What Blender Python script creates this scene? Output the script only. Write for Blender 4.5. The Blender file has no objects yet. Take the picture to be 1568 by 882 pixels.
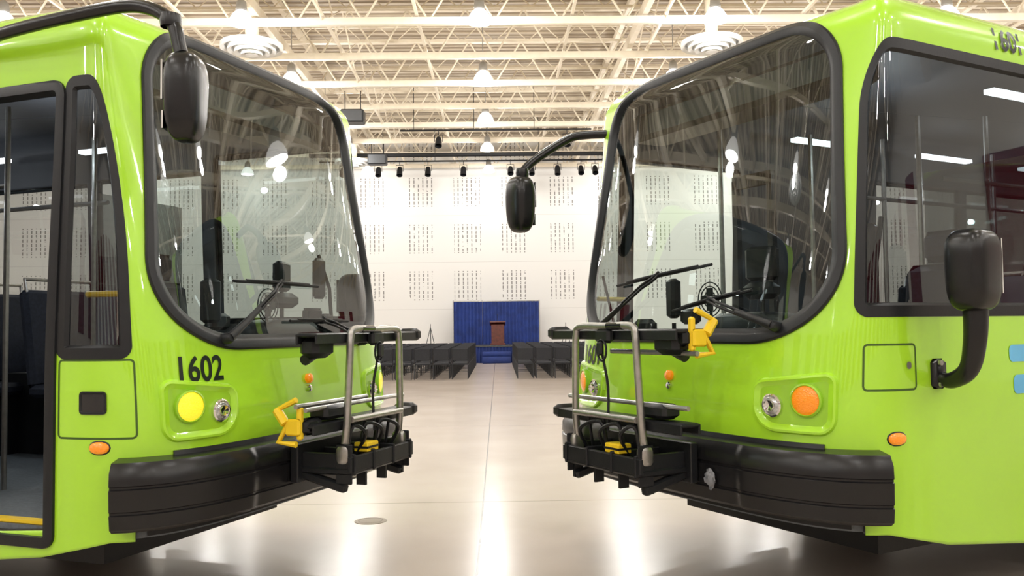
import bpy, math, random
import numpy as np
from mathutils import Vector, Matrix
random.seed(4)
scene = bpy.context.scene
scene.view_settings.view_transform = 'Standard'
scene.view_settings.exposure = 0.0

# ------------------------------------------------------------ materials
def newmat(name):
    m = bpy.data.materials.new(name); m.use_nodes = True
    nt = m.node_tree; nt.nodes.clear()
    out = nt.nodes.new('ShaderNodeOutputMaterial')
    return m, nt, out
def mat(name, col, rough=0.5, metal=0.0, coat=0.0, var=0.06, scale=6.0, bump=0.0, bscale=60.0, emit=None, es=0.0, spec=0.5):
    m, nt, out = newmat(name)
    b = nt.nodes.new('ShaderNodeBsdfPrincipled')
    nt.links.new(b.outputs[0], out.inputs[0])
    tc = nt.nodes.new('ShaderNodeTexCoord')
    nz = nt.nodes.new('ShaderNodeTexNoise'); nz.inputs['Scale'].default_value = scale; nz.inputs['Detail'].default_value = 4
    nt.links.new(tc.outputs['Object'], nz.inputs['Vector'])
    cr = nt.nodes.new('ShaderNodeValToRGB')
    cr.color_ramp.elements[0].position = 0.3; cr.color_ramp.elements[1].position = 0.7
    cr.color_ramp.elements[0].color = tuple(c*(1-var) for c in col)+(1,)
    cr.color_ramp.elements[1].color = tuple(min(1, c*(1+var)) for c in col)+(1,)
    nt.links.new(nz.outputs['Fac'], cr.inputs[0]); nt.links.new(cr.outputs[0], b.inputs['Base Color'])
    b.inputs['Roughness'].default_value = rough; b.inputs['Metallic'].default_value = metal
    b.inputs['Specular IOR Level'].default_value = spec
    b.inputs['Coat Weight'].default_value = coat; b.inputs['Coat Roughness'].default_value = 0.04
    if bump > 0:
        n2 = nt.nodes.new('ShaderNodeTexNoise'); n2.inputs['Scale'].default_value = bscale
        nt.links.new(tc.outputs['Object'], n2.inputs['Vector'])
        bp = nt.nodes.new('ShaderNodeBump'); bp.inputs['Strength'].default_value = bump; bp.inputs['Distance'].default_value = 0.01
        nt.links.new(n2.outputs['Fac'], bp.inputs['Height']); nt.links.new(bp.outputs[0], b.inputs['Normal'])
    if emit:
        b.inputs['Emission Color'].default_value = tuple(emit)+(1,); b.inputs['Emission Strength'].default_value = es
    return m
def glass(name, tint, ior=1.5, boost=0.0):
    m, nt, out = newmat(name)
    tr = nt.nodes.new('ShaderNodeBsdfTransparent'); tr.inputs[0].default_value = tuple(tint)+(1,)
    gl = nt.nodes.new('ShaderNodeBsdfGlossy'); gl.inputs['Roughness'].default_value = 0.012
    geo = nt.nodes.new('ShaderNodeNewGeometry')
    mp = nt.nodes.new('ShaderNodeMapRange'); mp.inputs['To Min'].default_value = ior; mp.inputs['To Max'].default_value = 1/ior
    nt.links.new(geo.outputs['Backfacing'], mp.inputs['Value'])
    fr = nt.nodes.new('ShaderNodeFresnel'); nt.links.new(mp.outputs[0], fr.inputs['IOR'])
    ad = nt.nodes.new('ShaderNodeMath'); ad.operation = 'ADD'; ad.use_clamp = True; ad.inputs[1].default_value = boost
    nt.links.new(fr.outputs[0], ad.inputs[0])
    mx = nt.nodes.new('ShaderNodeMixShader')
    nt.links.new(ad.outputs[0], mx.inputs[0]); nt.links.new(tr.outputs[0], mx.inputs[1]); nt.links.new(gl.outputs[0], mx.inputs[2])
    nt.links.new(mx.outputs[0], out.inputs[0])
    return m
def MM(nt, op, a, b=None, c=None):
    n = nt.nodes.new('ShaderNodeMath'); n.operation = op
    for i, v in enumerate((a, b, c)):
        if v is None: continue
        if isinstance(v, (int, float)): n.inputs[i].default_value = v
        else: nt.links.new(v, n.inputs[i])
    return n.outputs[0]

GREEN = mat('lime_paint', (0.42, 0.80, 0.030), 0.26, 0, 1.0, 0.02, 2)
GREEN_SHADE = mat('lime_paint_recess_shade', (0.32, 0.62, 0.022), 0.35, 0, 0.6, 0.02, 2)  # same lime paint, darkened in its colour to paint in headlamp recess shading
INNER = mat('interior_lining', (0.06, 0.065, 0.075), 0.6)
INFLOOR = mat('bus_vinyl_floor', (0.14, 0.16, 0.18), 0.5, var=0.2, scale=40)
BLACK = mat('black_rubber', (0.011, 0.012, 0.014), 0.40, bump=0.05, spec=.35)
BUMP = mat('black_bumper_plastic', (0.009, 0.009, 0.010), 0.27, bump=0.04, bscale=200, spec=.4)
GLOSSB = mat('gloss_black', (0.010, 0.010, 0.012), 0.15, coat=0.5)
DARKG = mat('dark_grey_plastic', (0.045, 0.047, 0.05), 0.5)
STEEL = mat('brushed_steel', (0.42, 0.41, 0.39), 0.35, 0.9, var=0.12, scale=30)
CHROME = mat('chrome', (0.8, 0.8, 0.8), 0.08, 1.0)
YELLOW = mat('yellow_plastic', (0.90, 0.62, 0.02), 0.4)
AMBER = mat('amber_lens', (0.9, 0.25, 0.01), 0.2, coat=0.8, emit=(1, 0.30, 0.0), es=0.3, bump=0.6, bscale=120)
AMBERON = mat('amber_lens_lit', (0.95, 0.6, 0.02), 0.2, coat=0.5, emit=(1, 0.62, 0.03), es=0.9, bump=0.6, bscale=120)
LENS = mat('clear_lens', (0.5, 0.52, 0.52), 0.08, 0.6, 1.0, 0.5, 50)
SEAM = mat('panel_seam', (0.05, 0.11, 0.01), 0.6)
WGLASS = glass('windshield_glass', (0.68, 0.78, 0.75), 1.6, 0.06)
SGLASS = glass('tinted_side_glass', (0.52, 0.55, 0.55), 1.55, 0.03)
NUM = mat('number_decal', (0.008, 0.014, 0.008), 0.35)
BLUE = mat('sky_blue_decal', (0.10, 0.50, 0.85), 0.3, coat=0.8)
SEATM = mat('seat_fabric', (0.012, 0.016, 0.03), 0.8, var=0.3, scale=40)
GREYP = mat('light_grey_panel', (0.30, 0.34, 0.40), 0.5)
LED = mat('led_strip', (1, 1, 1), 0.5, emit=(0.9, 0.95, 1), es=3.0)
TIRE = mat('tyre_rubber', (0.02, 0.02, 0.02), 0.8, bump=0.3)
PAPER = mat('plastic_bag', (0.22, 0.23, 0.25), 0.4)

# ------------------------------------------------------------ mesh builder
def catmull(P, k=6):
    P = [Vector(p) for p in P]
    if len(P) < 3: return P
    Q = [P[0]*2-P[1]]+P+[P[-1]*2-P[-2]]
    o = []
    for i in range(1, len(Q)-2):
        for j in range(k):
            t = j/k
            a, b, c, d = Q[i-1], Q[i], Q[i+1], Q[i+2]
            o.append(0.5*((2*b)+(c-a)*t+(2*a-5*b+4*c-d)*t*t+(3*b-a-3*c+d)*t**3))
    o.append(P[-1]); return o
class MB:
    def __init__(s): s.v = []; s.f = []; s.m = []
    def add(s, vs, fs, m=0):
        o = len(s.v); s.v += [tuple(map(float, v)) for v in vs]
        for f in fs: s.f.append(tuple(int(i)+o for i in f)); s.m.append(m)
    def box(s, c, d, m=0, R=None, ch=0.0):
        c = Vector(c); x, y, z = [k/2 for k in d]
        if ch <= 0:
            vs = [Vector((i*x, j*y, k*z)) for k in (-1, 1) for j in (-1, 1) for i in (-1, 1)]
            fs = [(0, 2, 3, 1), (4, 5, 7, 6), (0, 1, 5, 4), (2, 6, 7, 3), (0, 4, 6, 2), (1, 3, 7, 5)]
        else:
            ch = min(ch, x*.9, y*.9, z*.9)
            rings = [(-z, ch), (-z+ch, 0), (z-ch, 0), (z, ch)]
            vs = []
            for zz, ins in rings:
                X, Y = x-ins, y-ins
                for p in ((-X+ch, -Y), (X-ch, -Y), (X, -Y+ch), (X, Y-ch), (X-ch, Y), (-X+ch, Y), (-X, Y-ch), (-X, -Y+ch)):
                    vs.append(Vector((p[0], p[1], zz)))
            fs = [tuple(reversed(range(8))), tuple(range(24, 32))]
            for r in range(3):
                for i in range(8):
                    fs.append((r*8+i, r*8+(i+1) % 8, r*8+8+(i+1) % 8, r*8+8+i))
        if R is not None: vs = [R @ v for v in vs]
        s.add([v+c for v in vs], fs, m)
    def tube(s, P, r, m=0, n=10, smooth=0, caps=True, flat=1.0):
        P = catmull(P, smooth) if smooth else [Vector(p) for p in P]
        rs = r if isinstance(r, (list, tuple)) else None
        up = None; rings = []
        for i, p in enumerate(P):
            t = (P[min(i+1, len(P)-1)]-P[max(i-1, 0)]).normalized()
            if up is None:
                up = Vector((0, 0, 1)) if abs(t.z) < 0.9 else Vector((1, 0, 0))
            a = (up - t*up.dot(t)).normalized(); up = a
            b = t.cross(a)
            rr_ = (rs[0]+(rs[1]-rs[0])*i/(len(P)-1)) if rs else r
            rings.append([p+a*rr_*math.cos(2*math.pi*k/n)+b*rr_*flat*math.sin(2*math.pi*k/n) for k in range(n)])
        vs = [v for R in rings for v in R]; fs = []
        for i in range(len(P)-1):
            for k in range(n):
                fs.append((i*n+k, i*n+(k+1) % n, (i+1)*n+(k+1) % n, (i+1)*n+k))
        if caps:
            fs.append(tuple(reversed(range(n)))); fs.append(tuple(range((len(P)-1)*n, len(P)*n)))
        s.add(vs, fs, m)
    def lathe(s, prof, c, axis=(0, 0, 1), m=0, n=28):
        q = Vector((0, 0, 1)).rotation_difference(Vector(axis).normalized())
        c = Vector(c); vs = []; fs = []
        for (r, h) in prof:
            for k in range(n):
                a = 2*math.pi*k/n
                vs.append(c+q @ Vector((r*math.cos(a), r*math.sin(a), h)))
        for i in range(len(prof)-1):
            for k in range(n):
                fs.append((i*n+k, i*n+(k+1) % n, (i+1)*n+(k+1) % n, (i+1)*n+k))
        s.add(vs, fs, m)
    def blob(s, c, h, m=0, e=0.5, nu=28, nv=18, R=None, taper=0.0):
        f = lambda w, q: math.copysign(abs(w)**q, w)
        vs = []; fs = []; c = Vector(c)
        for j in range(nv+1):
            ph = -math.pi/2+math.pi*j/nv
            for i in range(nu):
                th = 2*math.pi*i/nu
                v = Vector((h[0]*f(math.cos(ph), e)*f(math.cos(th), e), h[1]*f(math.cos(ph), e)*f(math.sin(th), e), h[2]*f(math.sin(ph), e)))
                k = 1+taper*v.z/h[2]; v.x *= k; v.y *= k
                if R is not None: v = R @ v
                vs.append(c+v)
        for j in range(nv):
            for i in range(nu):
                fs.append((j*nu+i, j*nu+(i+1) % nu, (j+1)*nu+(i+1) % nu, (j+1)*nu+i))
        s.add(vs, fs, m)
    def mesh(s, name, mats, angle=35):
        me = bpy.data.meshes.new(name); me.from_pydata(s.v, [], s.f)
        for m in mats: me.materials.append(m)
        me.polygons.foreach_set('material_index', s.m)
        me.update()
        if angle:
            me.shade_smooth(); me.set_sharp_from_angle(angle=math.radians(angle))
        return me
def obj(name, me, parent=None, loc=None):
    o = bpy.data.objects.new(name, me); scene.collection.objects.link(o)
    if parent: o.parent = parent
    if loc: o.location = loc
    return o
def empty(name, loc=(0, 0, 0), rz=0):
    o = bpy.data.objects.new(name, None); scene.collection.objects.link(o)
    o.location = loc; o.rotation_euler = (0, 0, rz); o.empty_display_size = 0.3
    return o

# ------------------------------------------------------------ bus surface
A, B = 0.70, 1.30
th = np.linspace(0, math.pi/2, 60001)
X_ = -A+A*np.abs(np.cos(th))**0.5; Y_ = B*np.abs(np.sin(th))**0.5
U_ = np.concatenate([[0], np.cumsum(np.hypot(np.diff(X_), np.diff(Y_)))]); U0 = float(U_[-1])
LB = 11.0
def us(s_):
    s_ = float(s_)
    if s_ >= A: return U0+s_-A
    return float(np.interp(s_, -X_, U_))
def uy(y): return math.copysign(float(np.interp(abs(y), Y_, U_)), y)
def plan0(u):
    au = np.abs(u); sg = np.where(u < 0, -1.0, 1.0)
    x = np.where(au > U0, -A-(au-U0), np.interp(au, U_, X_)); y = np.where(au > U0, B, np.interp(au, U_, Y_))*sg
    return x, y
def plan(u, h=0.03):
    x, y = plan0(u)
    x1, y1 = plan0(u+h); x2, y2 = plan0(u-h)
    dx, dy = x1-x2, y1-y2; l = np.hypot(dx, dy)
    return x, y, dy/l, -dx/l
Z0, RR = 3.06, 0.22
TM = Z0+RR*math.pi/2
def sm(v): v = np.clip(v, 0, 1); return v*v*(3-2*v)
def surf(u, t, off=0.0):
    u = np.atleast_1d(np.asarray(u, float)); t = np.atleast_1d(np.asarray(t, float)); u, t = np.broadcast_arrays(u, t)
    x, y, nx, ny = plan(u)
    ph = np.clip((t-Z0)/RR, 0, math.pi/2)
    z = np.where(t < Z0, t, Z0+RR*np.sin(ph))
    w = np.clip(nx, 0, 1)
    ins = 0.06*sm((t-1.2)/1.9)+RR*(1-np.cos(ph))
    lean = 0.05*sm((t-0.95)/0.7)+0.17*np.clip((t-1.5)/1.5, 0, 1.2)**1.15
    dx = -ins*1.35*np.clip((x+A)/A, 0, 1); dy = -ins*y/B
    k = off*np.cos(ph)
    return np.stack([x+nx*k-lean*w+dx, y+ny*k+dy, z+off*np.sin(ph)], -1)
def nrm(u, t):
    p = surf(u, t)[0]; a = surf(u+.01, t)[0]-surf(u-.01, t)[0]; b = surf(u, t+.01)[0]-surf(u, t-.01)[0]
    return Vector(np.cross(a, b)).normalized(), Vector(p)

def rr(u0, u1, t0, t1, bl, br, tr, tl, n=12, dmax=0.05):
    P = []
    for (cx, cy, r, a0) in ((u1, t0, br, -90), (u1, t1, tr, 0), (u0, t1, tl, 90), (u0, t0, bl, 180)):
        ru, rt = (r, r) if not isinstance(r, tuple) else r
        ox = cx-ru if cx == u1 else cx+ru; oy = cy+rt if cy == t0 else cy-rt
        for k in range(n+1):
            a = math.radians(a0+90*k/n)
            P.append((ox+ru*math.cos(a), oy+rt*math.sin(a)))
    Q = []
    for i in range(len(P)):
        a, b = P[i], P[(i+1) % len(P)]
        d = math.hypot(b[0]-a[0], b[1]-a[1])
        if d < 1e-6: continue
        k = max(1, int(math.ceil(d/dmax)))
        for j in range(k): Q.append((a[0]+(b[0]-a[0])*j/k, a[1]+(b[1]-a[1])*j/k))
    return np.array(Q)
def onorm(O):
    t = np.roll(O, -1, 0)-np.roll(O, 1, 0); t /= np.linalg.norm(t, axis=1)[:, None]
    return np.stack([t[:, 1], -t[:, 0]], -1)
def inside(O, u, t):
    r = np.zeros(u.shape, bool); n = len(O); j = n-1
    for i in range(n):
        xi, yi = O[i]; xj, yj = O[j]
        if yi != yj:
            c = ((yi > t) != (yj > t)) & (u < (xj-xi)*(t-yi)/(yj-yi)+xi)
            r ^= c
        j = i
    return r
def trim(mb, O, prof, m=0, closed=False):
    N = onorm(O); n = len(O); k = len(prof); vs = []
    for d, off in prof:
        Q = O+N*d; vs.append(surf(Q[:, 0], Q[:, 1], off))
    vs = np.concatenate(vs); fs = []
    for a in range(k if closed else k-1):
        b = (a+1) % k
        for i in range(n):
            fs.append((a*n+i, b*n+i, b*n+(i+1) % n, a*n+(i+1) % n))
    mb.add(vs, fs, m)
def patch(mb, O, off, m=0, rings=8, scale=1.0):
    c = O.mean(0); n = len(O); vs = [surf(c[0], c[1], off)]; fs = []
    for r in range(1, rings+1):
        Q = c+(O-c)*scale*r/rings; vs.append(surf(Q[:, 0], Q[:, 1], off))
    vs = np.concatenate(vs)
    for i in range(n): fs.append((0, 1+i, 1+(i+1) % n))
    for r in range(rings-1):
        for i in range(n):
            a = 1+r*n; b = a+n
            fs.append((a+i, b+i, b+(i+1) % n, a+(i+1) % n))
    mb.add(vs, fs, m)
def gridpatch(mb, O, off, m=0, st=0.03):
    (a0, b0), (a1, b1) = O.min(0), O.max(0)
    gu = np.arange(a0-st, a1+2*st, st); gt = np.arange(b0-st, b1+2*st, st)
    UU, TT = np.meshgrid(gu, gt); V = surf(UU.ravel(), TT.ravel(), off); nc = len(gu)
    UC, TC = np.meshgrid((gu[:-1]+gu[1:])/2, (gt[:-1]+gt[1:])/2)
    I = inside(O, UC, TC)
    fs = [(j*nc+i, j*nc+i+1, (j+1)*nc+i+1, (j+1)*nc+i) for j in range(I.shape[0]) for i in range(I.shape[1]) if I[j, i]]
    mb.add(V, fs, m)
def sweepu(mb, us_, prof, m=0, offadd=None):
    k = len(prof); vs = []; fs = []
    for u in us_:
        e = offadd(u) if offadd else 0
        p = surf(np.full(k, u), np.array([q[1] for q in prof]), 0.0)
        x, y, nx, ny = plan(np.array([u]))
        for i, q in enumerate(prof):
            o = q[0]+(e if q[0] > 0.05 else 0)
            vs.append((p[i][0]+nx[0]*o, p[i][1]+ny[0]*o, p[i][2]))
    n = len(us_)
    for a in range(n-1):
        for i in range(k):
            fs.append((a*k+i, (a+1)*k+i, (a+1)*k+(i+1) % k, a*k+(i+1) % k))
    fs.append(tuple(range(k))); fs.append(tuple(reversed(range((n-1)*k, n*k))))
    mb.add(vs, fs, m)

# openings
UW = uy(1.135)
WS = rr(-UW, UW, 1.475, 3.205, (0.54, 0.46), (0.54, 0.46), (0.44, 0.34), (0.44, 0.34), n=20)
WS[:, 0] *= 1-0.10*np.clip((WS[:, 1]-1.6)/1.5, 0, 1.1)
SIDELITE = rr(-us(.60), -us(.225), 1.44, 2.82, 0.04, 0.04, (0.24, 0.95), 0.05, n=20)
DRVWIN = rr(us(.185), us(1.68), 1.60, 2.96, 0.05, 0.05, 0.06, (0.26, 0.34), n=16)
uf = us(2.4)
curbwins = []; strwins = []
def uk(k): return uf+0.1*k
for k0 in range(10, 78, 13): curbwins.append(rr(-uk(k0+12), -uk(k0), 1.56, 2.82, .04, .04, .04, .04, n=4))
strwins.append(rr(us(1.80), us(2.9), 1.56, 2.84, .04, .04, .04, .04, n=4))
for k0 in range(6, 78, 13): strwins.append(rr(uk(k0), uk(k0+12), 1.56, 2.82, .04, .04, .04, .04, n=4))
DOOR = rr(-us(1.76), -us(.655), 0.52, 2.80, .03, .03, .05, .05, n=4)
AXF, AXR = 2.75, 8.5

def build_shell():
    k = round(uf/0.02)
    fine = np.arange(-k, k+1)*(uf/k)
    ext = uf+0.1*np.arange(1, int((LB-2.4)/0.1)+1)
    us_l = np.concatenate([-ext[::-1], fine, ext])
    ts = np.concatenate([np.arange(0.36, Z0, 0.02), np.linspace(Z0, TM, 20)])
    UU, TT = np.meshgrid(us_l, ts)
    V = surf(UU.ravel(), TT.ravel())
    sx = -plan0(UU.ravel())[0]; t_ = TT.ravel()
    zb = np.interp(sx, [0, .3, .7, 1.4], [.53, .53, .44, .36])
    V[:, 2] += (zb-.36)*np.clip(1-(t_-.36)/.45, 0, 1)
    nc, nr = len(us_l), len(ts)
    uc = (us_l[:-1]+us_l[1:])/2; tcn = (ts[:-1]+ts[1:])/2
    UC, TC = np.meshgrid(uc, tcn)
    cut = np.zeros(UC.shape, bool)
    for O in [WS, SIDELITE, DRVWIN, DOOR]+curbwins+strwins: cut |= inside(O, UC, TC)
    px = plan0(UC)[0]
    cut |= (px > -0.20) & (TC < 0.60)
    for ax in (AXF, AXR): cut |= np.hypot(px+ax, TC-0.48) < 0.56
    fs = []
    for j in range(nr-1):
        row = cut[j]
        for i in range(nc-1):
            if not row[i]:
                a = j*nc+i; fs.append((a, a+1, a+nc+1, a+nc))
        a = j*nc
        fs.append((a+nc-1, a, a+nc, a+2*nc-1))
    mb = MB(); mb.v = [tuple(map(float, v)) for v in V]; mb.f = fs; mb.m = [0]*len(fs)
    base = (nr-1)*nc
    c = len(mb.v); mb.v.append((-LB/2, 0, Z0+RR))
    for i in range(nc): mb.f.append((base+i, base+(i+1) % nc, c)); mb.m.append(0)
    return mb.mesh('body_shell', [GREEN, INNER, BLACK], 50)
SHELL = build_shell()

parts = []
mb = MB()
gp = [(0.034, -0.002), (0.032, 0.012), (0.022, 0.020), (-0.012, 0.020), (-0.03, 0.010), (-0.05, -0.012)]
trim(mb, WS, gp[::-1])
for O in [SIDELITE, DRVWIN]: trim(mb, O, [(0.026, -0.002), (0.025, 0.005), (-0.03, 0.005), (-0.045, -0.015)][::-1])
for O in curbwins+strwins: trim(mb, O, [(0.055, -0.002), (0.054, 0.004), (-0.02, 0.004), (-0.03, -0.015)][::-1])
trim(mb, DOOR, [(0.035, -0.002), (0.034, 0.014), (0.02, 0.02), (-0.02, 0.02), (-0.03, -0.05)][::-1])
parts.append(('window_gaskets', mb.mesh('window_gaskets', [BLACK], 30)))
mb = MB(); gridpatch(mb, WS, -0.012); parts.append(('windshield', mb.mesh('windshield', [WGLASS], 80)))
mb = MB()
for O in [SIDELITE, DRVWIN]: gridpatch(mb, O, -0.014)
for O in curbwins+strwins: patch(mb, O, -0.014, 0, 2)
parts.append(('side_windows', mb.mesh('side_windows', [SGLASS], 80)))
bprof = [(-.04, .605), (.08, .595), (.11, .615), (.12, .68), (.112, .686), (.112, .695), (.12, .70), (.124, .80), (.116, .806), (.116, .815), (.124, .82), (.12, .88), (.09, .925), (-.04, .94)]
ub = us(0.27)
ul = list(np.linspace(-ub, ub, 121))
def seg(u):
    d = abs(u); c = uy(.68)
    return 0.016*float(sm((d-c+0.02)/0.04))
mbb = MB(); sweepu(mbb, ul, bprof[::-1], 0, seg)
parts.append(('front_bumper', mbb.mesh('front_bumper', [BUMP], 40)))
mb = MB()
sweepu(mb, list(np.linspace(-us(0.16), us(0.16), 61)), [(-.06, .54), (-.12, .54), (-.12, .70), (-.06, .70)], 0)
sweepu(mb, list(np.linspace(-us(0.10), us(0.10), 61)), [(0.0, .93), (-0.02, .955), (0.012, .955), (0.02, .93)], 0)
fu = np.concatenate([np.linspace(-us(LB-.1), -us(.8), 10), np.linspace(-us(.7), us(.7), 61), np.linspace(us(.8), us(LB-.1), 10)])
Vb = surf(fu, 0.53, -0.07); Vt = Vb.copy(); Vt[:, 2] = 0.58; n = len(Vb)
mb.add(np.concatenate([Vb, Vt]), [tuple(range(n, 2*n))]+[tuple(reversed(range(n)))]+[(i, (i+1) % n, n+(i+1) % n, n+i) for i in range(n)], 1)
for ax in (AXF, AXR):
    for sy in (-1, 1): mb.box((-ax, sy*0.96, .82), (1.25, .50, .80), 0)
mb.box((-5.5, 0, .40), (9.4, 1.6, .26), 0)
parts.append(('floor_and_chassis', mb.mesh('floor_and_chassis', [BLACK, INFLOOR], 30)))
# interior
mb = MB()
FL = .58
du = np.linspace(-uy(1.12), uy(1.12), 41)
D0 = surf(du, 1.2, -0.10); pl = [(p[0], p[1]) for p in D0]+[(-0.62, 1.1), (-0.62, -1.1)]
n = len(pl)
mb.add([(x, y, FL) for x, y in pl]+[(x-.03, y, 1.38) for x, y in pl]+[(x*.96-.05, y*.98, 1.42) for x, y in pl],
       [(i, (i+1) % n, n+(i+1) % n, n+i) for i in range(n)]+[(n+i, n+(i+1) % n, 2*n+(i+1) % n, 2*n+i) for i in range(n)]+[tuple(range(2*n, 3*n))], 0)
mb.blob((-.60, .62, 1.42), (.16, .36, .14), 0, .6)
R = Matrix.Rotation(math.radians(-28), 3, 'Y')
sc = Vector((-.86, .62, 1.48))
mb.tube([sc+R @ Vector((.23*math.cos(a), .23*math.sin(a), 0)) for a in np.linspace(0, 2*math.pi, 33)], .016, 0, 8)
for a in (0.5, 2.6, 4.7): mb.tube([sc, sc+R @ Vector((.23*math.cos(a), .23*math.sin(a), 0))], .012, 0, 6)
mb.tube([sc, (-.7, .62, .95)], .03, 0, 8)
mb.box((-1.42, .62, .82), (.4, .4, .5), 1, ch=.03); mb.box((-1.38, .62, 1.12), (.5, .52, .14), 2, ch=.05)
mb.box((-1.66, .62, 1.52), (.14, .50, .78), 2, Matrix.Rotation(math.radians(-8), 3, 'Y'), ch=.05); mb.box((-1.73, .62, 2.02), (.1, .28, .2), 2, ch=.04)
mb.box((-.86, -.30, 1.05), (.26, .30, .96), 1, ch=.02); mb.box((-.86, -.30, 1.57), (.22, .26, .1), 0, ch=.02)
mb.tube([(-.44, .34, 1.4), (-.44, .34, 1.80)], .014, 0); mb.box((-.44, .34, 1.90), (.07, .20, .20), 0, Matrix.Rotation(.3, 3, 'Z'), ch=.02)
mb.box((-.43, .34, 1.74), (.12, .24, .1), 0, ch=.03); mb.blob((-.42, .30, 1.50), (.14, .34, .12), 0, .6)
mb.tube([(-.40, -.42, 1.4), (-.40, -.42, 1.56)], .014, 0); mb.box((-.40, -.42, 1.72), (.07, .12, .26), 0, Matrix.Rotation(-.3, 3, 'Z'), ch=.02)
mb.box((-.44, -.30, 1.60), (.07, .16, .10), 0, ch=.02)
mb.box((-.44, -.78, 1.52), (.10, .2, .14), 0, ch=.03)
mb.box((-.5, .98, 1.56), (.07, .12, .2), 0, ch=.02)
mb.tube([(-.50, 1.08, 1.4), (-.52, 1.06, 1.85), (-.6, 1.04, 2.1)], .014, 0, 8); mb.box((-.56, .98, 1.92), (.06, .12, .30), 0, ch=.02)
mb.box((-.54, .86, 1.62), (.05, .22, .16), 0, ch=.02)
fc = Vector((-.32, .02, 1.70))
for rr_ in (.05, .08, .105): mb.tube([fc+Vector((.0, rr_*math.cos(a), rr_*math.sin(a))) for a in np.linspace(0, 2*math.pi, 25)], .004, 0, 6)
for a in np.linspace(0, math.pi*2, 5)[:-1]: mb.box(fc+Vector((0, .045*math.cos(a), .045*math.sin(a))), (.01, .05, .05), 0, Matrix.Rotation(a, 3, 'X'))
mb.tube([fc, fc+Vector((-.03, 0, -.3))], .01, 0, 6)
mb.box((-.62, 0, 2.95), (.30, 1.9, .20), 0, ch=.03)
mb.box((-1.98, .74, 1.20), (.05, .9, 1.24), 3)
mb.box((-1.98, .74, 2.2), (.02, .86, .7), 4)
mb.tube([(-1.98, .27, FL), (-1.98, .27, 2.95)], .018, 5, 8)
for x in (-.95, -1.85, -2.5, -3.9, -5.4, -7, -8.5):
    for y in ((-.42, .42) if x < -2.1 else (-.55,)): mb.tube([(x, y, FL), (x, y, 2.97)], .017, 5, 8)
for y in (-.42, .42): mb.tube([(-2.0, y, 2.5), (-9.5, y, 2.5)], .017, 5, 8)
for k in range(8):
    x = -2.55-.82*k
    for sy in (-1, 1):
        if sy < 0 and k < 1: continue
        for yy in (.60, 1.0):
            mb.box((x, sy*yy, 1.1), (.44, .38, .1), 2, ch=.03)
            mb.box((x-.24, sy*yy, 1.50), (.09, .38, .76), 2, Matrix.Rotation(math.radians(-8), 3, 'Y'), ch=.03)
        mb.box((x, sy*.8, .82), (.34, .5, .5), 0)
        mb.tube([(x-.27, sy*.45, 1.85), (x-.30, sy*.45, 1.96), (x-.30, sy*1.12, 1.96), (x-.27, sy*1.12, 1.85)], .014, 6, 8)
mb.box((-6.2, 1.225, 1.35), (8.4, .02, .32), 3)
mb.box((-6.2, 1.215, .88), (8.4, .02, .6), 0)
mb.tube([(-.60, -1.16, 1.0), (-.28, -1.05, 1.9)], .010, 0)
mb.tube([(-.56, -1.17, 1.74), (-.27, -1.10, 1.74)], .016, 7, 8)
parts.append(('interior_fittings', mb.mesh('interior_fittings', [BLACK, DARKG, SEATM, GREYP, SGLASS, STEEL, STEEL, YELLOW], 35)))
mb = MB()
for sy in (-1, 1):
    for k in range(6): mb.box((-2.3-1.5*k, sy*.80, 2.99), (.7, .07, .03), 0)
parts.append(('ceiling_led_strips', mb.mesh('ceiling_led_strips', [LED], 0)))
mb = MB()
mb.box((-1.21, -1.20, .585), (1.06, .06, .02), 0); parts.append(('door_step_edge', mb.mesh('door_step_edge', [YELLOW], 0)))
mb = MB()
mb.box((-1.7, -1.0, .72), (.05, .42, .22), 0); mb.box((-1.7, -1.0, 2.68), (.05, .42, .1), 0)
for y in (-1.19, -.81): mb.box((-1.7, y, 1.65), (.05, .05, 2.1), 0)
parts.append(('door_leaf', mb.mesh('door_leaf', [BLACK], 0)))
mb = MB()
for ax in (AXF, AXR):
    for sy in (-1, 1):
        mb.lathe([(.20, -.13), (.26, -.14), (.44, -.14), (.475, -.11), (.48, 0), (.475, .11), (.44, .14), (.30, .14)], (-ax, sy*1.10, .48), (0, sy, 0), 0, 40)
        mb.lathe([(.30, .14), (.29, .10), (.22, .02), (.12, .03), (.11, .12), (0.001, .12)], (-ax, sy*1.10, .48), (0, sy, 0), 1, 32)
parts.append(('wheels', mb.mesh('wheels', [TIRE, STEEL], 40)))
mb = MB()
seam = [(0.005, .0015), (-0.005, .0015)][::-1]
PN1 = rr(-us(.60), -us(.20), 1.03, 1.41, .02, .02, .02, .02, n=4)
PN2 = rr(us(.205), us(.49), 1.22, 1.44, .02, .02, .02, .02, n=4)
for O in (PN1, PN2): trim(mb, O, seam, 0)
LT = rr(-us(.46), -us(.33), 1.155, 1.25, .01, .01, .01, .01, n=3)
trim(mb, LT, [(0.008, .0), (0.008, .008), (0, .008), (-.006, .001)][::-1], 1); patch(mb, LT, .002, 2, 3)
L2 = rr(us(.425), us(.455), 1.32, 1.355, .013, .013, .013, .013, n=6)
patch(mb, L2, .006, 3, 3)
parts.append(('access_panels', mb.mesh('access_panels', [SEAM, BLACK, GLOSSB, STEEL], 30)))

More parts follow.
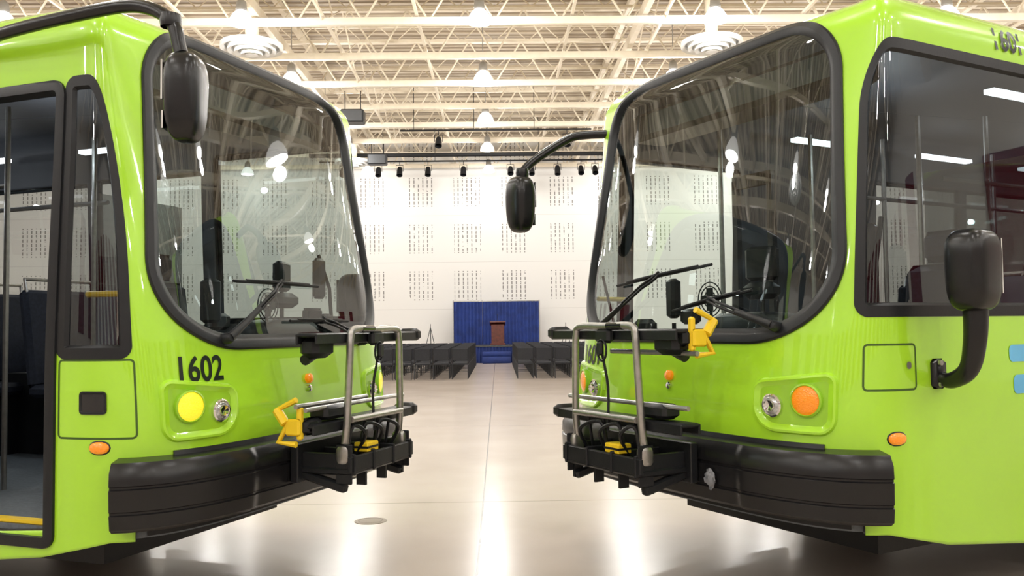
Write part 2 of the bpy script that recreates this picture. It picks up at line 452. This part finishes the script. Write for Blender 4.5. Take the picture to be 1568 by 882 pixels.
def lamps(ambermat):
    mb = MB()
    for sg in (-1, 1):
        a, b = uy(.69), uy(1.11)
        u0, u1 = (a, b) if sg > 0 else (-b, -a)
        big, small = (.14, .13), (.07, .08)
        O = rr(u0, u1, 1.01, 1.295, small if sg < 0 else big, big if sg < 0 else small, (.05, .05), (.05, .05), n=10)
        k = (np.abs(O[:, 0])-abs(a))/(abs(b)-abs(a)); O[:, 1] += np.where(O[:, 1] > 1.15, (k-1)*.05, 0)
        trim(mb, O, [(0.018, -.001), (0.008, .018), (-.003, .020), (-.014, .010), (-.030, .001)][::-1], 0)
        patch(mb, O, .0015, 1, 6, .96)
        for (uc, r, lens, zz) in ((sg*uy(.985), .076, 2, 1.165), (sg*uy(.80), .052, 3, 1.13)):
            n_, p_ = nrm(uc, zz)
            n_ = Vector((n_.x, n_.y, 0)).normalized()
            mb.lathe([(r+.008, -.03), (r+.008, .018), (r, .024), (r-.004, .018)], p_, n_, 4 if lens == 3 else 1, 32)
            mb.lathe([(r, .012), (r*.92, .020), (r*.6, .028), (.001, .032)], p_, n_, lens, 32)
            if lens == 3: mb.lathe([(r*.62, .02), (r*.55, .042), (r*.5, .038), (.001, .034)], p_, n_, 4, 20)
        n_, p_ = nrm(sg*us(.36), .985)
        Rz = Matrix.Rotation(math.atan2(n_.y, n_.x)-math.pi/2, 3, 'Z')
        mb.blob(p_, (.052, .022, .030), 5, .9, 20, 10, Rz)
        mb.blob(p_-n_*.004, (.058, .012, .037), 6, .9, 20, 8, Rz)
    n_, p_ = nrm(0.0, 1.25)
    mb.lathe([(.03, 0), (.03, .02), (.02, .03), (.001, .032)], p_, n_, 5, 16)
    mb.lathe([(.02, 0), (.02, .02), (.001, .025)], p_-Vector((0, 0, .06)), n_, 4, 16)
    return mb.mesh('front_lamps', [GREEN, GREEN_SHADE, ambermat, LENS, CHROME, AMBER, BLACK], 40)

def textmesh(s_, size, uc, tc_, off, name, material, bold=.02):
    cu = bpy.data.curves.new('txt', 'FONT'); cu.body = s_; cu.size = size; cu.align_x = 'CENTER'; cu.align_y = 'CENTER'; cu.offset = bold*size
    o = bpy.data.objects.new('txt', cu); scene.collection.objects.link(o)
    bpy.context.view_layer.update()
    me0 = o.to_mesh(); vs = np.array([v.co[:] for v in me0.vertices]); fs = [tuple(p.vertices) for p in me0.polygons]; o.to_mesh_clear()
    bpy.data.objects.remove(o)
    P = surf(uc+vs[:, 0]*.92, tc_+vs[:, 1]*1.1, off)
    mb = MB(); mb.add(P, fs, 0); return mb.mesh(name, [material], 0)

def wiper(mb, u0, t0, u1, t1, bl):
    n_, p_ = nrm(u0, t0)
    mb.lathe([(.03, -.03), (.03, .05), (.02, .07), (.001, .072)], p_, n_, 0, 14)
    K = 10
    for dd in (0, .022):
        P = [Vector(surf(u0+(u1-u0)*k/K, t0+dd+(t1-t0)*k/K, .055 if k < K-1 else .035)[0]) for k in range(K+1)]
        mb.tube(P, .009, 0, 8)
    P = [Vector(surf(u0+(u1-u0)*k/K*.5, t0+.01+(t1-t0)*k/K*.5, .055)[0]) for k in range(K+1)]
    mb.tube(P, [.026, .014], 0, 8)
    P = [Vector(surf(u1+bl[0]*k/8, t1+bl[1]*k/8, .016)[0]) for k in range(-8, 9)]
    mb.tube(P, .009, 0, 6)
    P = [Vector(surf(u1+bl[0]*k/8, t1+bl[1]*k/8+.008, .036-.018*(abs(k)/6)**2)[0]) for k in range(-6, 7)]
    mb.tube(P, .008, 0, 6)

def rack(sg, hook):
    mb = MB(); L = lambda x, w, z: Vector((x, sg*w, z))
    x = .45; a, b = -.30, .30; zt = 1.545
    P = [L(x-.04, a-.02, .82), L(x-.01, a-.02, 1.0), L(x, a, 1.38), L(x, a+.01, zt-.05), L(x, a+.05, zt), L(x, 0, zt), L(x, b-.05, zt), L(x, b-.01, zt-.05), L(x, b, 1.38), L(x-.01, b+.02, 1.0), L(x-.04, b+.02, .82)]
    mb.tube(P, .021, 0, 12, smooth=5)
    mb.tube([L(x+.01, a, 1.04), L(x+.01, b, 1.04)], .018, 0, 10)
    mb.tube([L(x-.08, -.5, 1.12), L(x-.08, .62, 1.12)], .013, 0, 8)
    mb.tube([L(x, b-.26, zt+.001), L(x, b-.12, zt+.001)], .0225, 3, 12)
    mb.tube([L(x, 0, 1.53), L(x+.02, 0, 1.42), L(x-.02, 0, 1.2), L(x, .02, .95)], .008, 1, 8, smooth=4)
    mb.box(L(x, 0, 1.49), (.05, .14, .08), 1, ch=.015); mb.box(L(x+.03, 0, 1.42), (.03, .05, .08), 1, ch=.01)
    mb.tube([L(x+.02, .045*math.cos(q), 1.41+.06*math.sin(q)) for q in np.linspace(0, 2*math.pi, 20)], .007, 1, 6)
    for (z, w0, w1, xx) in ((1.515, -.60, .60, .36), (1.03, -.58, .60, .34)):
        mb.box(L(xx, (w0+w1)/2, z), (.13, w1-w0, .022), 1, ch=.008)
        mb.box(L(xx+.06, (w0+w1)/2, z-.02), (.014, w1-w0, .055), 1, ch=.004); mb.box(L(xx-.06, (w0+w1)/2, z-.02), (.014, w1-w0, .055), 1, ch=.004)
        mb.box(L(xx, w0-.02, z-.01), (.15, .08, .08), 1, ch=.02)
    mb.box(L(.34, .46, 1.45), (.12, .20, .12), 1, ch=.03)
    mb.tube([L(.30, .40, 1.42), L(.30, .52, 1.38)], .03, 1, 10)
    mb.box(L(.34, .34, 1.09), (.12, .24, .08), 1, ch=.02)
    hz = 1.50 if hook == 'upper' else 1.05
    hx = .30; hw = .63
    mb.tube([L(hx+.02, hw, hz+.125), L(hx-.10, hw, hz+.07), L(hx-.03, hw, hz+.0), L(hx-.09, hw, hz-.10), L(hx+.02, hw, hz-.11)], .017, 2, 8)
    mb.tube([L(hx-.10, hw, hz+.07), L(hx-.04, hw+.01, hz)], .026, 2, 8)
    mb.box(L(hx+.0, hw, hz-.02), (.09, .03, .09), 2, ch=.01); mb.box(L(hx+.03, hw-.02, hz-.0), (.03, .04, .18), 2, ch=.01)
    gz = hz-.10 if hook == 'upper' else hz+.09
    mb.tube([L(hx+.03, hw+.02, gz), L(hx+.03, -.1, gz)], .014, 0, 8)
    mb.box(L(hx+.05, hw-.1, hz-.02), (.05, .16, .09), 1, ch=.02)
    mb.box(L(.33, 0, .76), (.34, .72, .04), 1, ch=.01)
    mb.box(L(.49, 0, .80), (.025, .76, .09), 1, ch=.006)
    mb.box(L(.15, 0, .80), (.05, .80, .22), 1, ch=.006)
    for w in (-.34, -.12, .12, .34):
        mb.box(L(.33, w, .80), (.36, .018, .12), 1, ch=.006)
        mb.box(L(.42, w, .72), (.06, .018, .14), 1)
    for w in (-.33, .33):
        mb.blob(L(.43, w, .85), (.045, .03, .06), 0, .6, 16, 10)
        mb.box(L(.30, w, .70), (.30, .05, .05), 1, Matrix.Rotation(.25, 3, 'Y'), ch=.01)
        mb.box(L(.44, w*1.05, .80), (.10, .014, .22), 1, ch=.005)
    mb.box(L(.44, .10, .87), (.09, .13, .055), 4, ch=.005); mb.box(L(.44, .10, .87), (.095, .135, .012), 1)
    for (p0, p1) in ((-.25, -.05), (-.05, .12), (.15, .27)):
        mb.tube([L(.40, p0, .82), L(.48, p0+.03, .95), L(.45, p1, 1.0), L(.42, p1+.02, .84)], .011, 1, 8, smooth=5)
    for k in range(4): mb.tube([L(.38, -.22+.15*k, .78), L(.44, -.19+.15*k, 1.04)], .010, 1, 6)
    return mb.mesh('bike_rack', [STEEL, BLACK, YELLOW, GLOSSB, YELLOW], 40)

def mirrors(hm, arm, hy):
    mb = MB()
    g = Matrix.Rotation(hy, 3, 'Z')
    mb.blob(hm, (.085, .110, .205), 0, .62, 36, 24, g, taper=.08)
    mb.box(Vector(hm)+g @ Vector((-.084, 0, .07)), (.008, .15, .18), 1, g); mb.box(Vector(hm)+g @ Vector((-.084, 0, -.11)), (.008, .13, .08), 1, g)
    mb.tube(arm, .032, 0, 12, smooth=6)
    mb.lathe([(.045, -.03), (.05, 0), (.045, .03), (.001, .035)], arm[-2], (0, 0, 1), 0, 16)
    c = Vector((-.59, 1.55, 1.79))
    mb.blob(c, (.125, .10, .195), 0, .55, 36, 24, Matrix.Rotation(.1, 3, 'Z'), taper=.04)
    mb.box(c+Vector((-.124, 0, .02)), (.008, .13, .26), 1)
    mb.tube([(-.65, 1.31, 1.27), (-.65, 1.38, 1.26), (-.62, 1.49, 1.32), (-.60, 1.54, 1.46), (-.60, 1.55, 1.64)], [.034, .058], 0, 14, smooth=6)
    mb.box((-.65, 1.30, 1.29), (.10, .06, .15), 0, ch=.02)
    for z in (1.24, 1.345): mb.lathe([(.014, 0), (.014, .012), (.001, .014)], (-.63, 1.33, z), (0, 1, 0), 2, 10)
    return mb.mesh('mirrors', [BUMP, CHROME, STEEL], 50)

DEL = math.radians(0.93)
def c2w(x, y): return (x*math.cos(DEL)+y*math.sin(DEL), -x*math.sin(DEL)+y*math.cos(DEL))
def make_bus(cam_xy, ang, num, near, ambermat, hm, arm, hy, hook):
    X, Y = c2w(*cam_xy)
    e = empty('transit_bus', (X, Y, 0), math.radians(ang)-DEL)
    o = obj('body_shell', SHELL, e)
    md = o.modifiers.new('thick', 'SOLIDIFY'); md.thickness = .045; md.offset = -1; md.material_offset = 1; md.material_offset_rim = 2; md.use_rim = True
    for nme, me in parts: obj(nme, me, e)
    obj('front_lamps', lamps(ambermat), e)
    obj('fleet_number_front', textmesh(num, .165, -uy(.905), 1.345, .004, 'num', NUM), e)
    obj('fleet_number_side', textmesh(num, .16, us(1.44), 3.095, .008, 'num2', NUM), e)
    mbw = MB()
    if near < 0:
        wiper(mbw, -uy(.74), 1.50, -uy(.20), 1.82, (.42, .0)); wiper(mbw, uy(.68), 1.46, uy(.2), 1.60, (.34, .0))
    else:
        wiper(mbw, uy(.81), 1.53, uy(.31), 1.68, (.32, .05)); wiper(mbw, -uy(.78), 1.50, -uy(.16), 1.85, (.46, .04))
    obj('wipers', mbw.mesh('wipers', [BLACK], 50), e)
    obj('bike_rack', rack(near, hook), e)
    obj('mirrors', mirrors(hm, arm, hy), e)
    if near > 0:
        mbd = MB()
        for (s0, s1, t0, t1) in ((1.25, 1.5, 1.33, 1.42), (1.28, 1.5, 1.16, 1.26)):
            patch(mbd, rr(us(s0), us(s1), t0, t1, .03, .03, .03, .03, n=5), .003, 0, 3)
        obj('side_decal', mbd.mesh('side_decal', [BLUE], 40), e)
        mt = MB(); mt.blob((.135, .50, .74), (.018, .035, .04), 0, 1.0, 12, 8, taper=-.2)
        mt.blob((.14, .515, .72), (.015, .022, .045), 0, 1.0, 10, 8, taper=.3)
        mt.v = [(x+random.uniform(-.006, .006), y+random.uniform(-.009, .009), z+random.uniform(-.009, .009)) for x, y, z in mt.v]
        obj('plastic_bag', mt.mesh('plastic_bag', [PAPER], 80), e)
    l = bpy.data.lights.new('cabin', 'POINT'); l.energy = 14; l.shadow_soft_size = .03; l.color = (.85, .93, 1)
    for xx in (-2.1, -5):
        lo = bpy.data.objects.new('cabin_light', l); scene.collection.objects.link(lo); lo.parent = e; lo.location = (xx, 0, 2.8)
    return e
make_bus((-1.234, 5.386), -20, '1602', -1, AMBERON, (.25, -1.40, 2.61),
         [(-1.3, -1.28, 3.04), (-.95, -1.36, 3.07), (-.35, -1.39, 3.09), (-.04, -1.39, 3.08), (.16, -1.40, 2.98), (.22, -1.40, 2.82)], .35, 'lower')
make_bus((.914, 5.23), 209, '1601', 1, AMBER, (.20, -1.385, 2.43),
         [(-.45, -1.10, 2.95), (-.30, -1.26, 2.96), (-.18, -1.33, 2.93), (.08, -1.38, 2.76), (.18, -1.385, 2.66), (.19, -1.385, 2.60)], .1, 'upper')

# ------------------------------------------------------------ hall
FX0, FX1, FY0, FY1 = -24, 24, -16, 41.3
CREAM = mat('cream_steel', (0.74, 0.66, 0.53), 0.5, var=.05)
WALLM = mat('painted_wall', (0.72, 0.70, 0.66), 0.8, var=.02, scale=1)
TRIMM = mat('grey_base', (0.35, 0.33, 0.31), .6)
m, nt, out = newmat('polished_floor')
b = nt.nodes.new('ShaderNodeBsdfPrincipled'); nt.links.new(b.outputs[0], out.inputs[0])
tc = nt.nodes.new('ShaderNodeTexCoord'); sp = nt.nodes.new('ShaderNodeSeparateXYZ'); nt.links.new(tc.outputs['Object'], sp.inputs[0])
def band(sock, off, per, half):
    f = MM(nt, 'FRACT', MM(nt, 'ADD', MM(nt, 'DIVIDE', MM(nt, 'SUBTRACT', sock, off), per), .5))
    return MM(nt, 'LESS_THAN', MM(nt, 'ABSOLUTE', MM(nt, 'SUBTRACT', f, .5)), half/per)
ln = MM(nt, 'MAXIMUM', band(sp.outputs[0], -.15, 6.0, .007), MM(nt, 'MULTIPLY', band(sp.outputs[1], 7.9, 6.0, .008), .7))
nz = nt.nodes.new('ShaderNodeTexNoise'); nz.inputs['Scale'].default_value = .8; nz.inputs['Detail'].default_value = 6; nt.links.new(tc.outputs['Object'], nz.inputs['Vector'])
cr = nt.nodes.new('ShaderNodeValToRGB'); cr.color_ramp.elements[0].color = (.48, .405, .345, 1); cr.color_ramp.elements[1].color = (.57, .495, .43, 1)
cr.color_ramp.elements[0].position = .25; cr.color_ramp.elements[1].position = .75
nt.links.new(nz.outputs['Fac'], cr.inputs[0])
mx = nt.nodes.new('ShaderNodeMix'); mx.data_type = 'RGBA'; nt.links.new(ln, mx.inputs['Factor']); nt.links.new(cr.outputs[0], mx.inputs['A']); mx.inputs['B'].default_value = (.14, .12, .10, 1)
nt.links.new(mx.outputs['Result'], b.inputs['Base Color'])
b.inputs['Roughness'].default_value = .21
FLOORM = m
m, nt, out = newmat('slotted_acoustic_wall')
b = nt.nodes.new('ShaderNodeBsdfPrincipled'); nt.links.new(b.outputs[0], out.inputs[0]); b.inputs['Roughness'].default_value = .85
tc = nt.nodes.new('ShaderNodeTexCoord'); sp = nt.nodes.new('ShaderNodeSeparateXYZ'); nt.links.new(tc.outputs['Object'], sp.inputs[0])
X, Z = sp.outputs[0], sp.outputs[2]
pm = MM(nt, 'MULTIPLY', band(X, -1.4, 2.24, .62), band(Z, 3.5, 2.2, .68))
pm = MM(nt, 'MULTIPLY', pm, MM(nt, 'GREATER_THAN', Z, 2.6))
pm = MM(nt, 'MULTIPLY', pm, band(X, -1.4, .207, .024))
nz = nt.nodes.new('ShaderNodeTexNoise'); nz.inputs['Scale'].default_value = 5.0; nt.links.new(tc.outputs['Object'], nz.inputs['Vector'])
pm = MM(nt, 'MULTIPLY', pm, MM(nt, 'MULTIPLY', band(Z, 0, .2, .075), MM(nt, 'GREATER_THAN', nz.outputs['Fac'], .40)))
jt = MM(nt, 'MULTIPLY', band(Z, 2.4, 2.2, .012), .25)
pm = MM(nt, 'MAXIMUM', pm, jt)
mx = nt.nodes.new('ShaderNodeMix'); mx.data_type = 'RGBA'; nt.links.new(pm, mx.inputs['Factor']); mx.inputs['A'].default_value = (.76, .75, .73, 1); mx.inputs['B'].default_value = (.24, .23, .22, 1)
nt.links.new(mx.outputs['Result'], b.inputs['Base Color']); SLOT = m
m, nt, out = newmat('ribbed_roof_deck')
b = nt.nodes.new('ShaderNodeBsdfPrincipled'); nt.links.new(b.outputs[0], out.inputs[0]); b.inputs['Roughness'].default_value = .6
tc = nt.nodes.new('ShaderNodeTexCoord'); wv = nt.nodes.new('ShaderNodeTexWave'); wv.bands_direction = 'Y'; wv.inputs['Scale'].default_value = 1.0; wv.inputs['Distortion'].default_value = 0
nt.links.new(tc.outputs['Object'], wv.inputs['Vector'])
cr = nt.nodes.new('ShaderNodeValToRGB'); cr.color_ramp.elements[0].color = (.34, .27, .19, 1); cr.color_ramp.elements[1].color = (.56, .48, .37, 1)
cr.color_ramp.elements[0].position = .25; cr.color_ramp.elements[1].position = .5
nt.links.new(wv.outputs['Fac'], cr.inputs[0]); nt.links.new(cr.outputs[0], b.inputs['Base Color'])
bp = nt.nodes.new('ShaderNodeBump'); bp.inputs['Distance'].default_value = .05; nt.links.new(wv.outputs['Fac'], bp.inputs['Height']); nt.links.new(bp.outputs[0], b.inputs['Normal'])
DECK = m
ZC = 10.5
def slab(name, c, d, mt):
    mb = MB(); mb.box(c, d, 0); return obj(name, mb.mesh(name, [mt], 0))
slab('floor', ((FX0+FX1)/2, (FY0+FY1)/2, -.1), (FX1-FX0, FY1-FY0, .2), FLOORM)
slab('ceiling', ((FX0+FX1)/2, (FY0+FY1)/2, ZC+.1), (FX1-FX0, FY1-FY0, .2), DECK)
slab('wall_far', (0, FY1+.15, ZC/2), (FX1-FX0, .3, ZC), SLOT)
slab('wall_near', (0, FY0-.15, ZC/2), (FX1-FX0, .3, ZC), WALLM)
slab('wall_left', (FX0-.15, (FY0+FY1)/2, ZC/2), (.3, FY1-FY0, ZC), WALLM)
slab('wall_right', (FX1+.15, (FY0+FY1)/2, ZC/2), (.3, FY1-FY0, ZC), WALLM)
slab('baseboard_far', (0, FY1-.02, .08), (FX1-FX0, .04, .16), TRIMM)
MAROON = mat('maroon_fabric', (.16, .012, .025), .9, var=.2, scale=30)
mb = MB()
for k in range(-7, 8): mb.box((k*3.0, FY0+.06, 4.8), (1.7, .1, 4.4), 0, ch=.02)
for k in range(-4, 9):
    for sx, xx in ((-1, FX0+.06), (1, FX1-.06)): mb.box((xx, k*4.2, 4.8), (.1, 1.9, 4.4), 0, ch=.02)
obj('acoustic_wall_panels', mb.mesh('acoustic_wall_panels', [MAROON], 0))

# trusses
mb = MB()
ZB, ZT = 9.0, 10.3
y = 21.2-2.75*13
ys = []
while y < FY1-.5: ys.append(y); y += 2.75
for yy in ys:
    mb.box((0, yy, ZB), (FX1-FX0, .13, .18), 0); mb.box((0, yy, ZT), (FX1-FX0, .14, .12), 0)
    nb = 30; w = (FX1-FX0)/nb
    for i in range(nb):
        x0 = FX0+i*w
        for (a, b_) in (((x0, ZB), (x0+w/2, ZT)), ((x0+w/2, ZT), (x0+w, ZB))):
            mb.tube([(a[0], yy, a[1]), (b_[0], yy, b_[1])], .028, 0, 5, caps=False)
for yy in ys:
    y2 = yy+1.375
    if y2 > FY1-.3: continue
    mb.box((0, y2, 9.85), (FX1-FX0, .07, .06), 0); mb.box((0, y2, ZT), (FX1-FX0, .08, .08), 0)
    nb = 50; w = (FX1-FX0)/nb
    for i in range(nb):
        x0 = FX0+i*w
        for (a, b_) in (((x0, 9.85), (x0+w/2, ZT)), ((x0+w/2, ZT), (x0+w, 9.85))):
            mb.tube([(a[0], y2, a[1]), (b_[0], y2, b_[1])], .016, 0, 4, caps=False)
ym, yl = (FY0+FY1)/2, FY1-FY0
for x in (-20.5, -17, -13.5, -10.2, -7.6, -4.2, -1.9, 1.9, 4.2, 7.6, 10.2, 13.5, 17, 20.5):
    mb.box((x, ym, 9.18), (.07, yl, .07), 0)
for x in (-15.3, -5.8, 3.7, 13.2):
    mb.box((x, ym, 9.30), (.14, yl, .26), 0); mb.box((x, ym, ZT), (.14, yl, .2), 0)
for i in range(0, 22):
    for x in (-10.2, -4.2, 4.2, 10.2):
        if i+1 < len(ys):
            mb.tube([(x, ys[i], ZB), (x, ys[i+1], ZT)], .022, 0, 5, caps=False); mb.tube([(x, ys[i], ZT), (x, ys[i+1], ZB)], .022, 0, 5, caps=False)
obj('ceiling_trusses', mb.mesh('ceiling_trusses', [CREAM], 0))

# lamps
SHADE = mat('lamp_bell_glass', (.9, .9, .9), .3, emit=(1, .98, .95), es=1.4)
BULB = mat('lamp_bulb', (1, 1, 1), .3, emit=(1, .98, .94), es=14)
HOUS = mat('lamp_housing', (.38, .37, .35), .4, .5)
mb = MB()
mb.lathe([(.27, -.02), (.28, 0), (.26, .10), (.19, .22), (.11, .30)], (0, 0, 0), m=0)
mb.lathe([(.001, -.03), (.20, -.03), (.26, 0)], (0, 0, 0), m=1)
mb.lathe([(.11, .30), (.13, .33), (.11, .50), (.06, .56), (.03, .58)], (0, 0, 0), m=2)
mb.tube([(0, 0, .56), (0, 0, 1.76)], .014, 2, 6)
LM = mb.mesh('high_bay_lamp', [SHADE, BULB, HOUS], 40)
pl_ = bpy.data.lights.new('high_bay', 'POINT'); pl_.energy = 225; pl_.color = (1, .98, .95); pl_.shadow_soft_size = .15
pl2 = pl_.copy(); pl2.energy = 95
for cx in (-16.6, -11.2, -5.8, -.35, 5.1, 10.5, 15.9):
    for k in range(-6, 5):
        yy = 20.0+4.9*k
        o = obj('high_bay_lamp', LM, None, (cx, yy, 8.55))
        lo = bpy.data.objects.new('bulb_light', pl2 if k == 4 else pl_); scene.collection.objects.link(lo); lo.parent = o; lo.location = (0, 0, -.30)
WHITE = mat('white_metal', (.8, .8, .78), .4)
mb = MB()
for i, r in enumerate((.75, .58, .42, .26)):
    z = -.05*i
    mb.lathe([(r, z+.12), (r, z), (r-.09, z+.03), (r-.10, z+.09), (r, z+.12)], (0, 0, 0), m=0, n=40)
mb.lathe([(.16, .2), (.16, 2.05)], (0, 0, 0), m=1, n=24)
mb.lathe([(.74, .13), (.16, .22)], (0, 0, 0), m=0, n=40)
mb.lathe([(.001, -.17), (.16, -.15), (.16, -.1)], (0, 0, 0), m=0, n=24)
DM = mb.mesh('round_air_diffuser', [WHITE, CREAM], 40)
for p in ((-5.95, 21.4), (5.35, 21.4), (-5.95, 36.5), (5.35, 36.5), (-12, 27), (12, 27), (-12, 5), (0, 5), (12, 5)):
    obj('round_air_diffuser', DM, None, (p[0], p[1], 8.4))
mb = MB(); mb.box((0, 0, 0), (.75, .5, .42), 0, ch=.03); mb.box((0, -.26, 0), (.66, .02, .34), 1); mb.tube([(-.25, 0, .2), (-.25, 0, .85)], .015, 0, 6); mb.tube([(.25, 0, .2), (.25, 0, .85)], .015, 0, 6)
SP = mb.mesh('ceiling_loudspeaker', [BLACK, DARKG], 0)
for p in ((-4.6, 28.2), (4.6, 28.2), (-4.8, 35.5), (4.8, 35.5)): obj('ceiling_loudspeaker', SP, None, (p[0], p[1], 8.35))
mb = MB()
def can(c, tilt):
    R = Matrix.Rotation(tilt, 3, 'X'); c = Vector(c)
    mb.lathe([(.001, .2), (.09, .18), (.12, .05), (.13, -.22), (.12, -.22), (.1, .0)], c, R @ Vector((0, 0, 1)), 0, 12)
    mb.tube([c+Vector((-.15, 0, 0)), c+Vector((-.15, 0, .25)), c+Vector((.15, 0, .25)), c+Vector((.15, 0, 0))], .015, 0, 5); mb.tube([c+Vector((0, 0, .25)), c+Vector((0, 0, .42))], .015, 0, 5)
for (yb, zb, x0, x1, xs) in ((37.2, 8.6, -7.5, 7.5, [-6.5, -5, -4.1, -2.9, -1.4, .6, 1.5, 2.6, 3.6, 4.2, 5.6]), (32.0, 8.75, -3.5, 3.5, [-2.1, 2.6])):
    mb.tube([(x0, yb, zb), (x1, yb, zb)], .035, 0, 8)
    for x in np.arange(x0+.5, x1, 2.2): mb.tube([(x, yb, zb), (x, yb, ZC-.002)], .012, 0, 5)
    for x in xs: can((x, yb, zb-.42), random.uniform(-.7, -.3))
mb.tube([(-8, 37.6, 8.95), (8, 37.6, 8.95)], .09, 0, 6)
obj('stage_lighting_bar', mb.mesh('stage_lighting_bar', [BLACK], 40))

# stage
DRAPE = mat('royal_blue_drape', (.016, .040, .20), .75, var=.25, scale=3)
def pleats(mb, x0, x1, y, z0, z1, amp=.04, per=.16, m=0, ax='x'):
    n = int((x1-x0)/per*8); vs = []; fs = []
    for i in range(n+1):
        x = x0+(x1-x0)*i/n; d = amp*math.sin(2*math.pi*(x-x0)/per)+amp*.5*math.sin(5.1*x)
        for z in (z0, z1): vs.append((x, y+d, z) if ax == 'x' else (y+d, x, z))
    for i in range(n): fs.append((2*i, 2*i+2, 2*i+3, 2*i+1))
    mb.add(vs, fs, m)
mb = MB()
pleats(mb, -2.0, 1.85, 39.9, .0, 2.68)
for x in (-2.02, -.72, .55, 1.87): mb.tube([(x, 39.95, 0), (x, 39.95, 2.75)], .03, 1, 8)
mb.tube([(-2.02, 39.95, 2.70), (1.87, 39.95, 2.70)], .03, 1, 8)
obj('backdrop_drape', mb.mesh('backdrop_drape', [DRAPE, STEEL], 60))
DRAPE2 = mat('navy_stage_skirt', (.010, .028, .15), .75, var=.25, scale=3)
mb = MB()
mb.box((-.08, 38.75, .72), (3.9, 1.9, .06), 1); pleats(mb, -2.03, 1.87, 37.85, 0, .70, .03, .14)
pleats(mb, 37.85, 39.6, -2.03, 0, .70, .03, .14, 0, 'y'); pleats(mb, 37.85, 39.6, 1.87, 0, .70, .03, .14, 0, 'y')
mb.box((-.08, 37.5, .14), (1.2, .55, .28), 0, ch=.02); mb.box((-.08, 37.66, .38), (1.2, .26, .22), 0, ch=.02)
obj('stage_riser', mb.mesh('stage_riser', [DRAPE2, DARKG], 60))
WOOD = mat('cherry_wood', (.10, .02, .012), .35, var=.35, scale=12)
mb = MB()
mb.box((0, 0, .04), (.66, .5, .08), 0, ch=.01); mb.box((0, 0, .48), (.56, .38, .84), 0, ch=.01); mb.box((0, -.0, .94), (.68, .5, .06), 0, Matrix.Rotation(-.3, 3, 'X'), ch=.01)
mb.box((0, -.2, .50), (.4, .02, .6), 0); mb.tube([(0, .1, .95), (0, .12, 1.2), (0, .02, 1.32)], .01, 1, 6, smooth=4); mb.blob((0, .0, 1.33), (.02, .03, .02), 1, 1, 8, 6)
obj('lectern', mb.mesh('lectern', [WOOD, BLACK], 30), None, (-.02, 38.6, .75))
mb = MB()
for a in (90, 210, 330):
    r = math.radians(a); mb.tube([(0, 0, 1.55), (.42*math.cos(r), .42*math.sin(r), 0.01)], .016, 0, 6)
mb.tube([(-.25, -.1, .75), (.25, -.1, .75)], .014, 0, 6); mb.tube([(0, 0, 1.4), (0, 0, 1.7)], .014, 0, 6)
EM = mb.mesh('tripod_easel', [DARKG], 40)
obj('tripod_easel', EM, None, (-2.95, 38.5, 0)); obj('tripod_easel', EM, None, (2.95, 38.5, 0))

# chairs
CH = mat('chair_black', (.012, .012, .015), .5); CF = mat('chair_fabric', (.016, .017, .022), .8, var=.3, scale=60)
mb = MB()
def chair(x, y):
    mb.box((x, y, .45), (.46, .46, .06), 1, ch=.015)
    mb.box((x, y-.25, .74), (.46, .045, .36), 1, Matrix.Rotation(.12, 3, 'X'), ch=.012)
    for sx in (-1, 1):
        X = x+sx*.235
        mb.tube([(X, y-.28, 0.0), (X, y-.20, .45), (X, y-.275, .92)], .014, 0, 5)
        mb.tube([(X, y+.24, 0.0), (X, y+.20, .44)], .014, 0, 5); mb.tube([(X, y+.22, .42), (X, y-.22, .42)], .013, 0, 5)
    mb.tube([(x-.23, y+.22, .2), (x+.23, y+.22, .2)], .009, 0, 4)
for r in range(10):
    y = 26.6+1.0*r
    for k in range(10):
        chair(-1.15-.56*k, y); chair(.80+.56*k, y)
obj('stacking_chair_rows', mb.mesh('stacking_chair_rows', [CH, CF], 0))
mb = MB(); mb.lathe([(.001, .006), (.11, .006), (.13, .002), (.13, 0.0)], (0, 0, 0), m=0, n=32); mb.lathe([(.10, .0065), (.095, .0075), (.09, .0065)], (0, 0, 0), m=1, n=32)
X, Y = c2w(-1.16, 7.17); obj('floor_outlet_cover', mb.mesh('floor_outlet_cover', [mat('bronze_cover', (.30, .25, .20), .5, 0), mat('bronze_ring', (.18, .14, .11), .5, 0)], 30), None, (X, Y, 0))

w = bpy.data.worlds.new('w'); scene.world = w; w.use_nodes = True
w.node_tree.nodes['Background'].inputs[0].default_value = (.8, .85, .9, 1); w.node_tree.nodes['Background'].inputs[1].default_value = .3

cam = bpy.data.cameras.new('camera'); cam.lens = 36*1350/1568; cam.sensor_width = 36; cam.clip_end = 200
co = bpy.data.objects.new('camera', cam); scene.collection.objects.link(co)
co.location = (0, 0, 1.55)
M = Matrix.Rotation(-DEL, 3, 'Z') @ Matrix.Rotation(math.radians(90+2.5), 3, 'X') @ Matrix.Rotation(math.radians(-.7), 3, 'Z')
co.rotation_euler = M.to_euler()
scene.camera = co
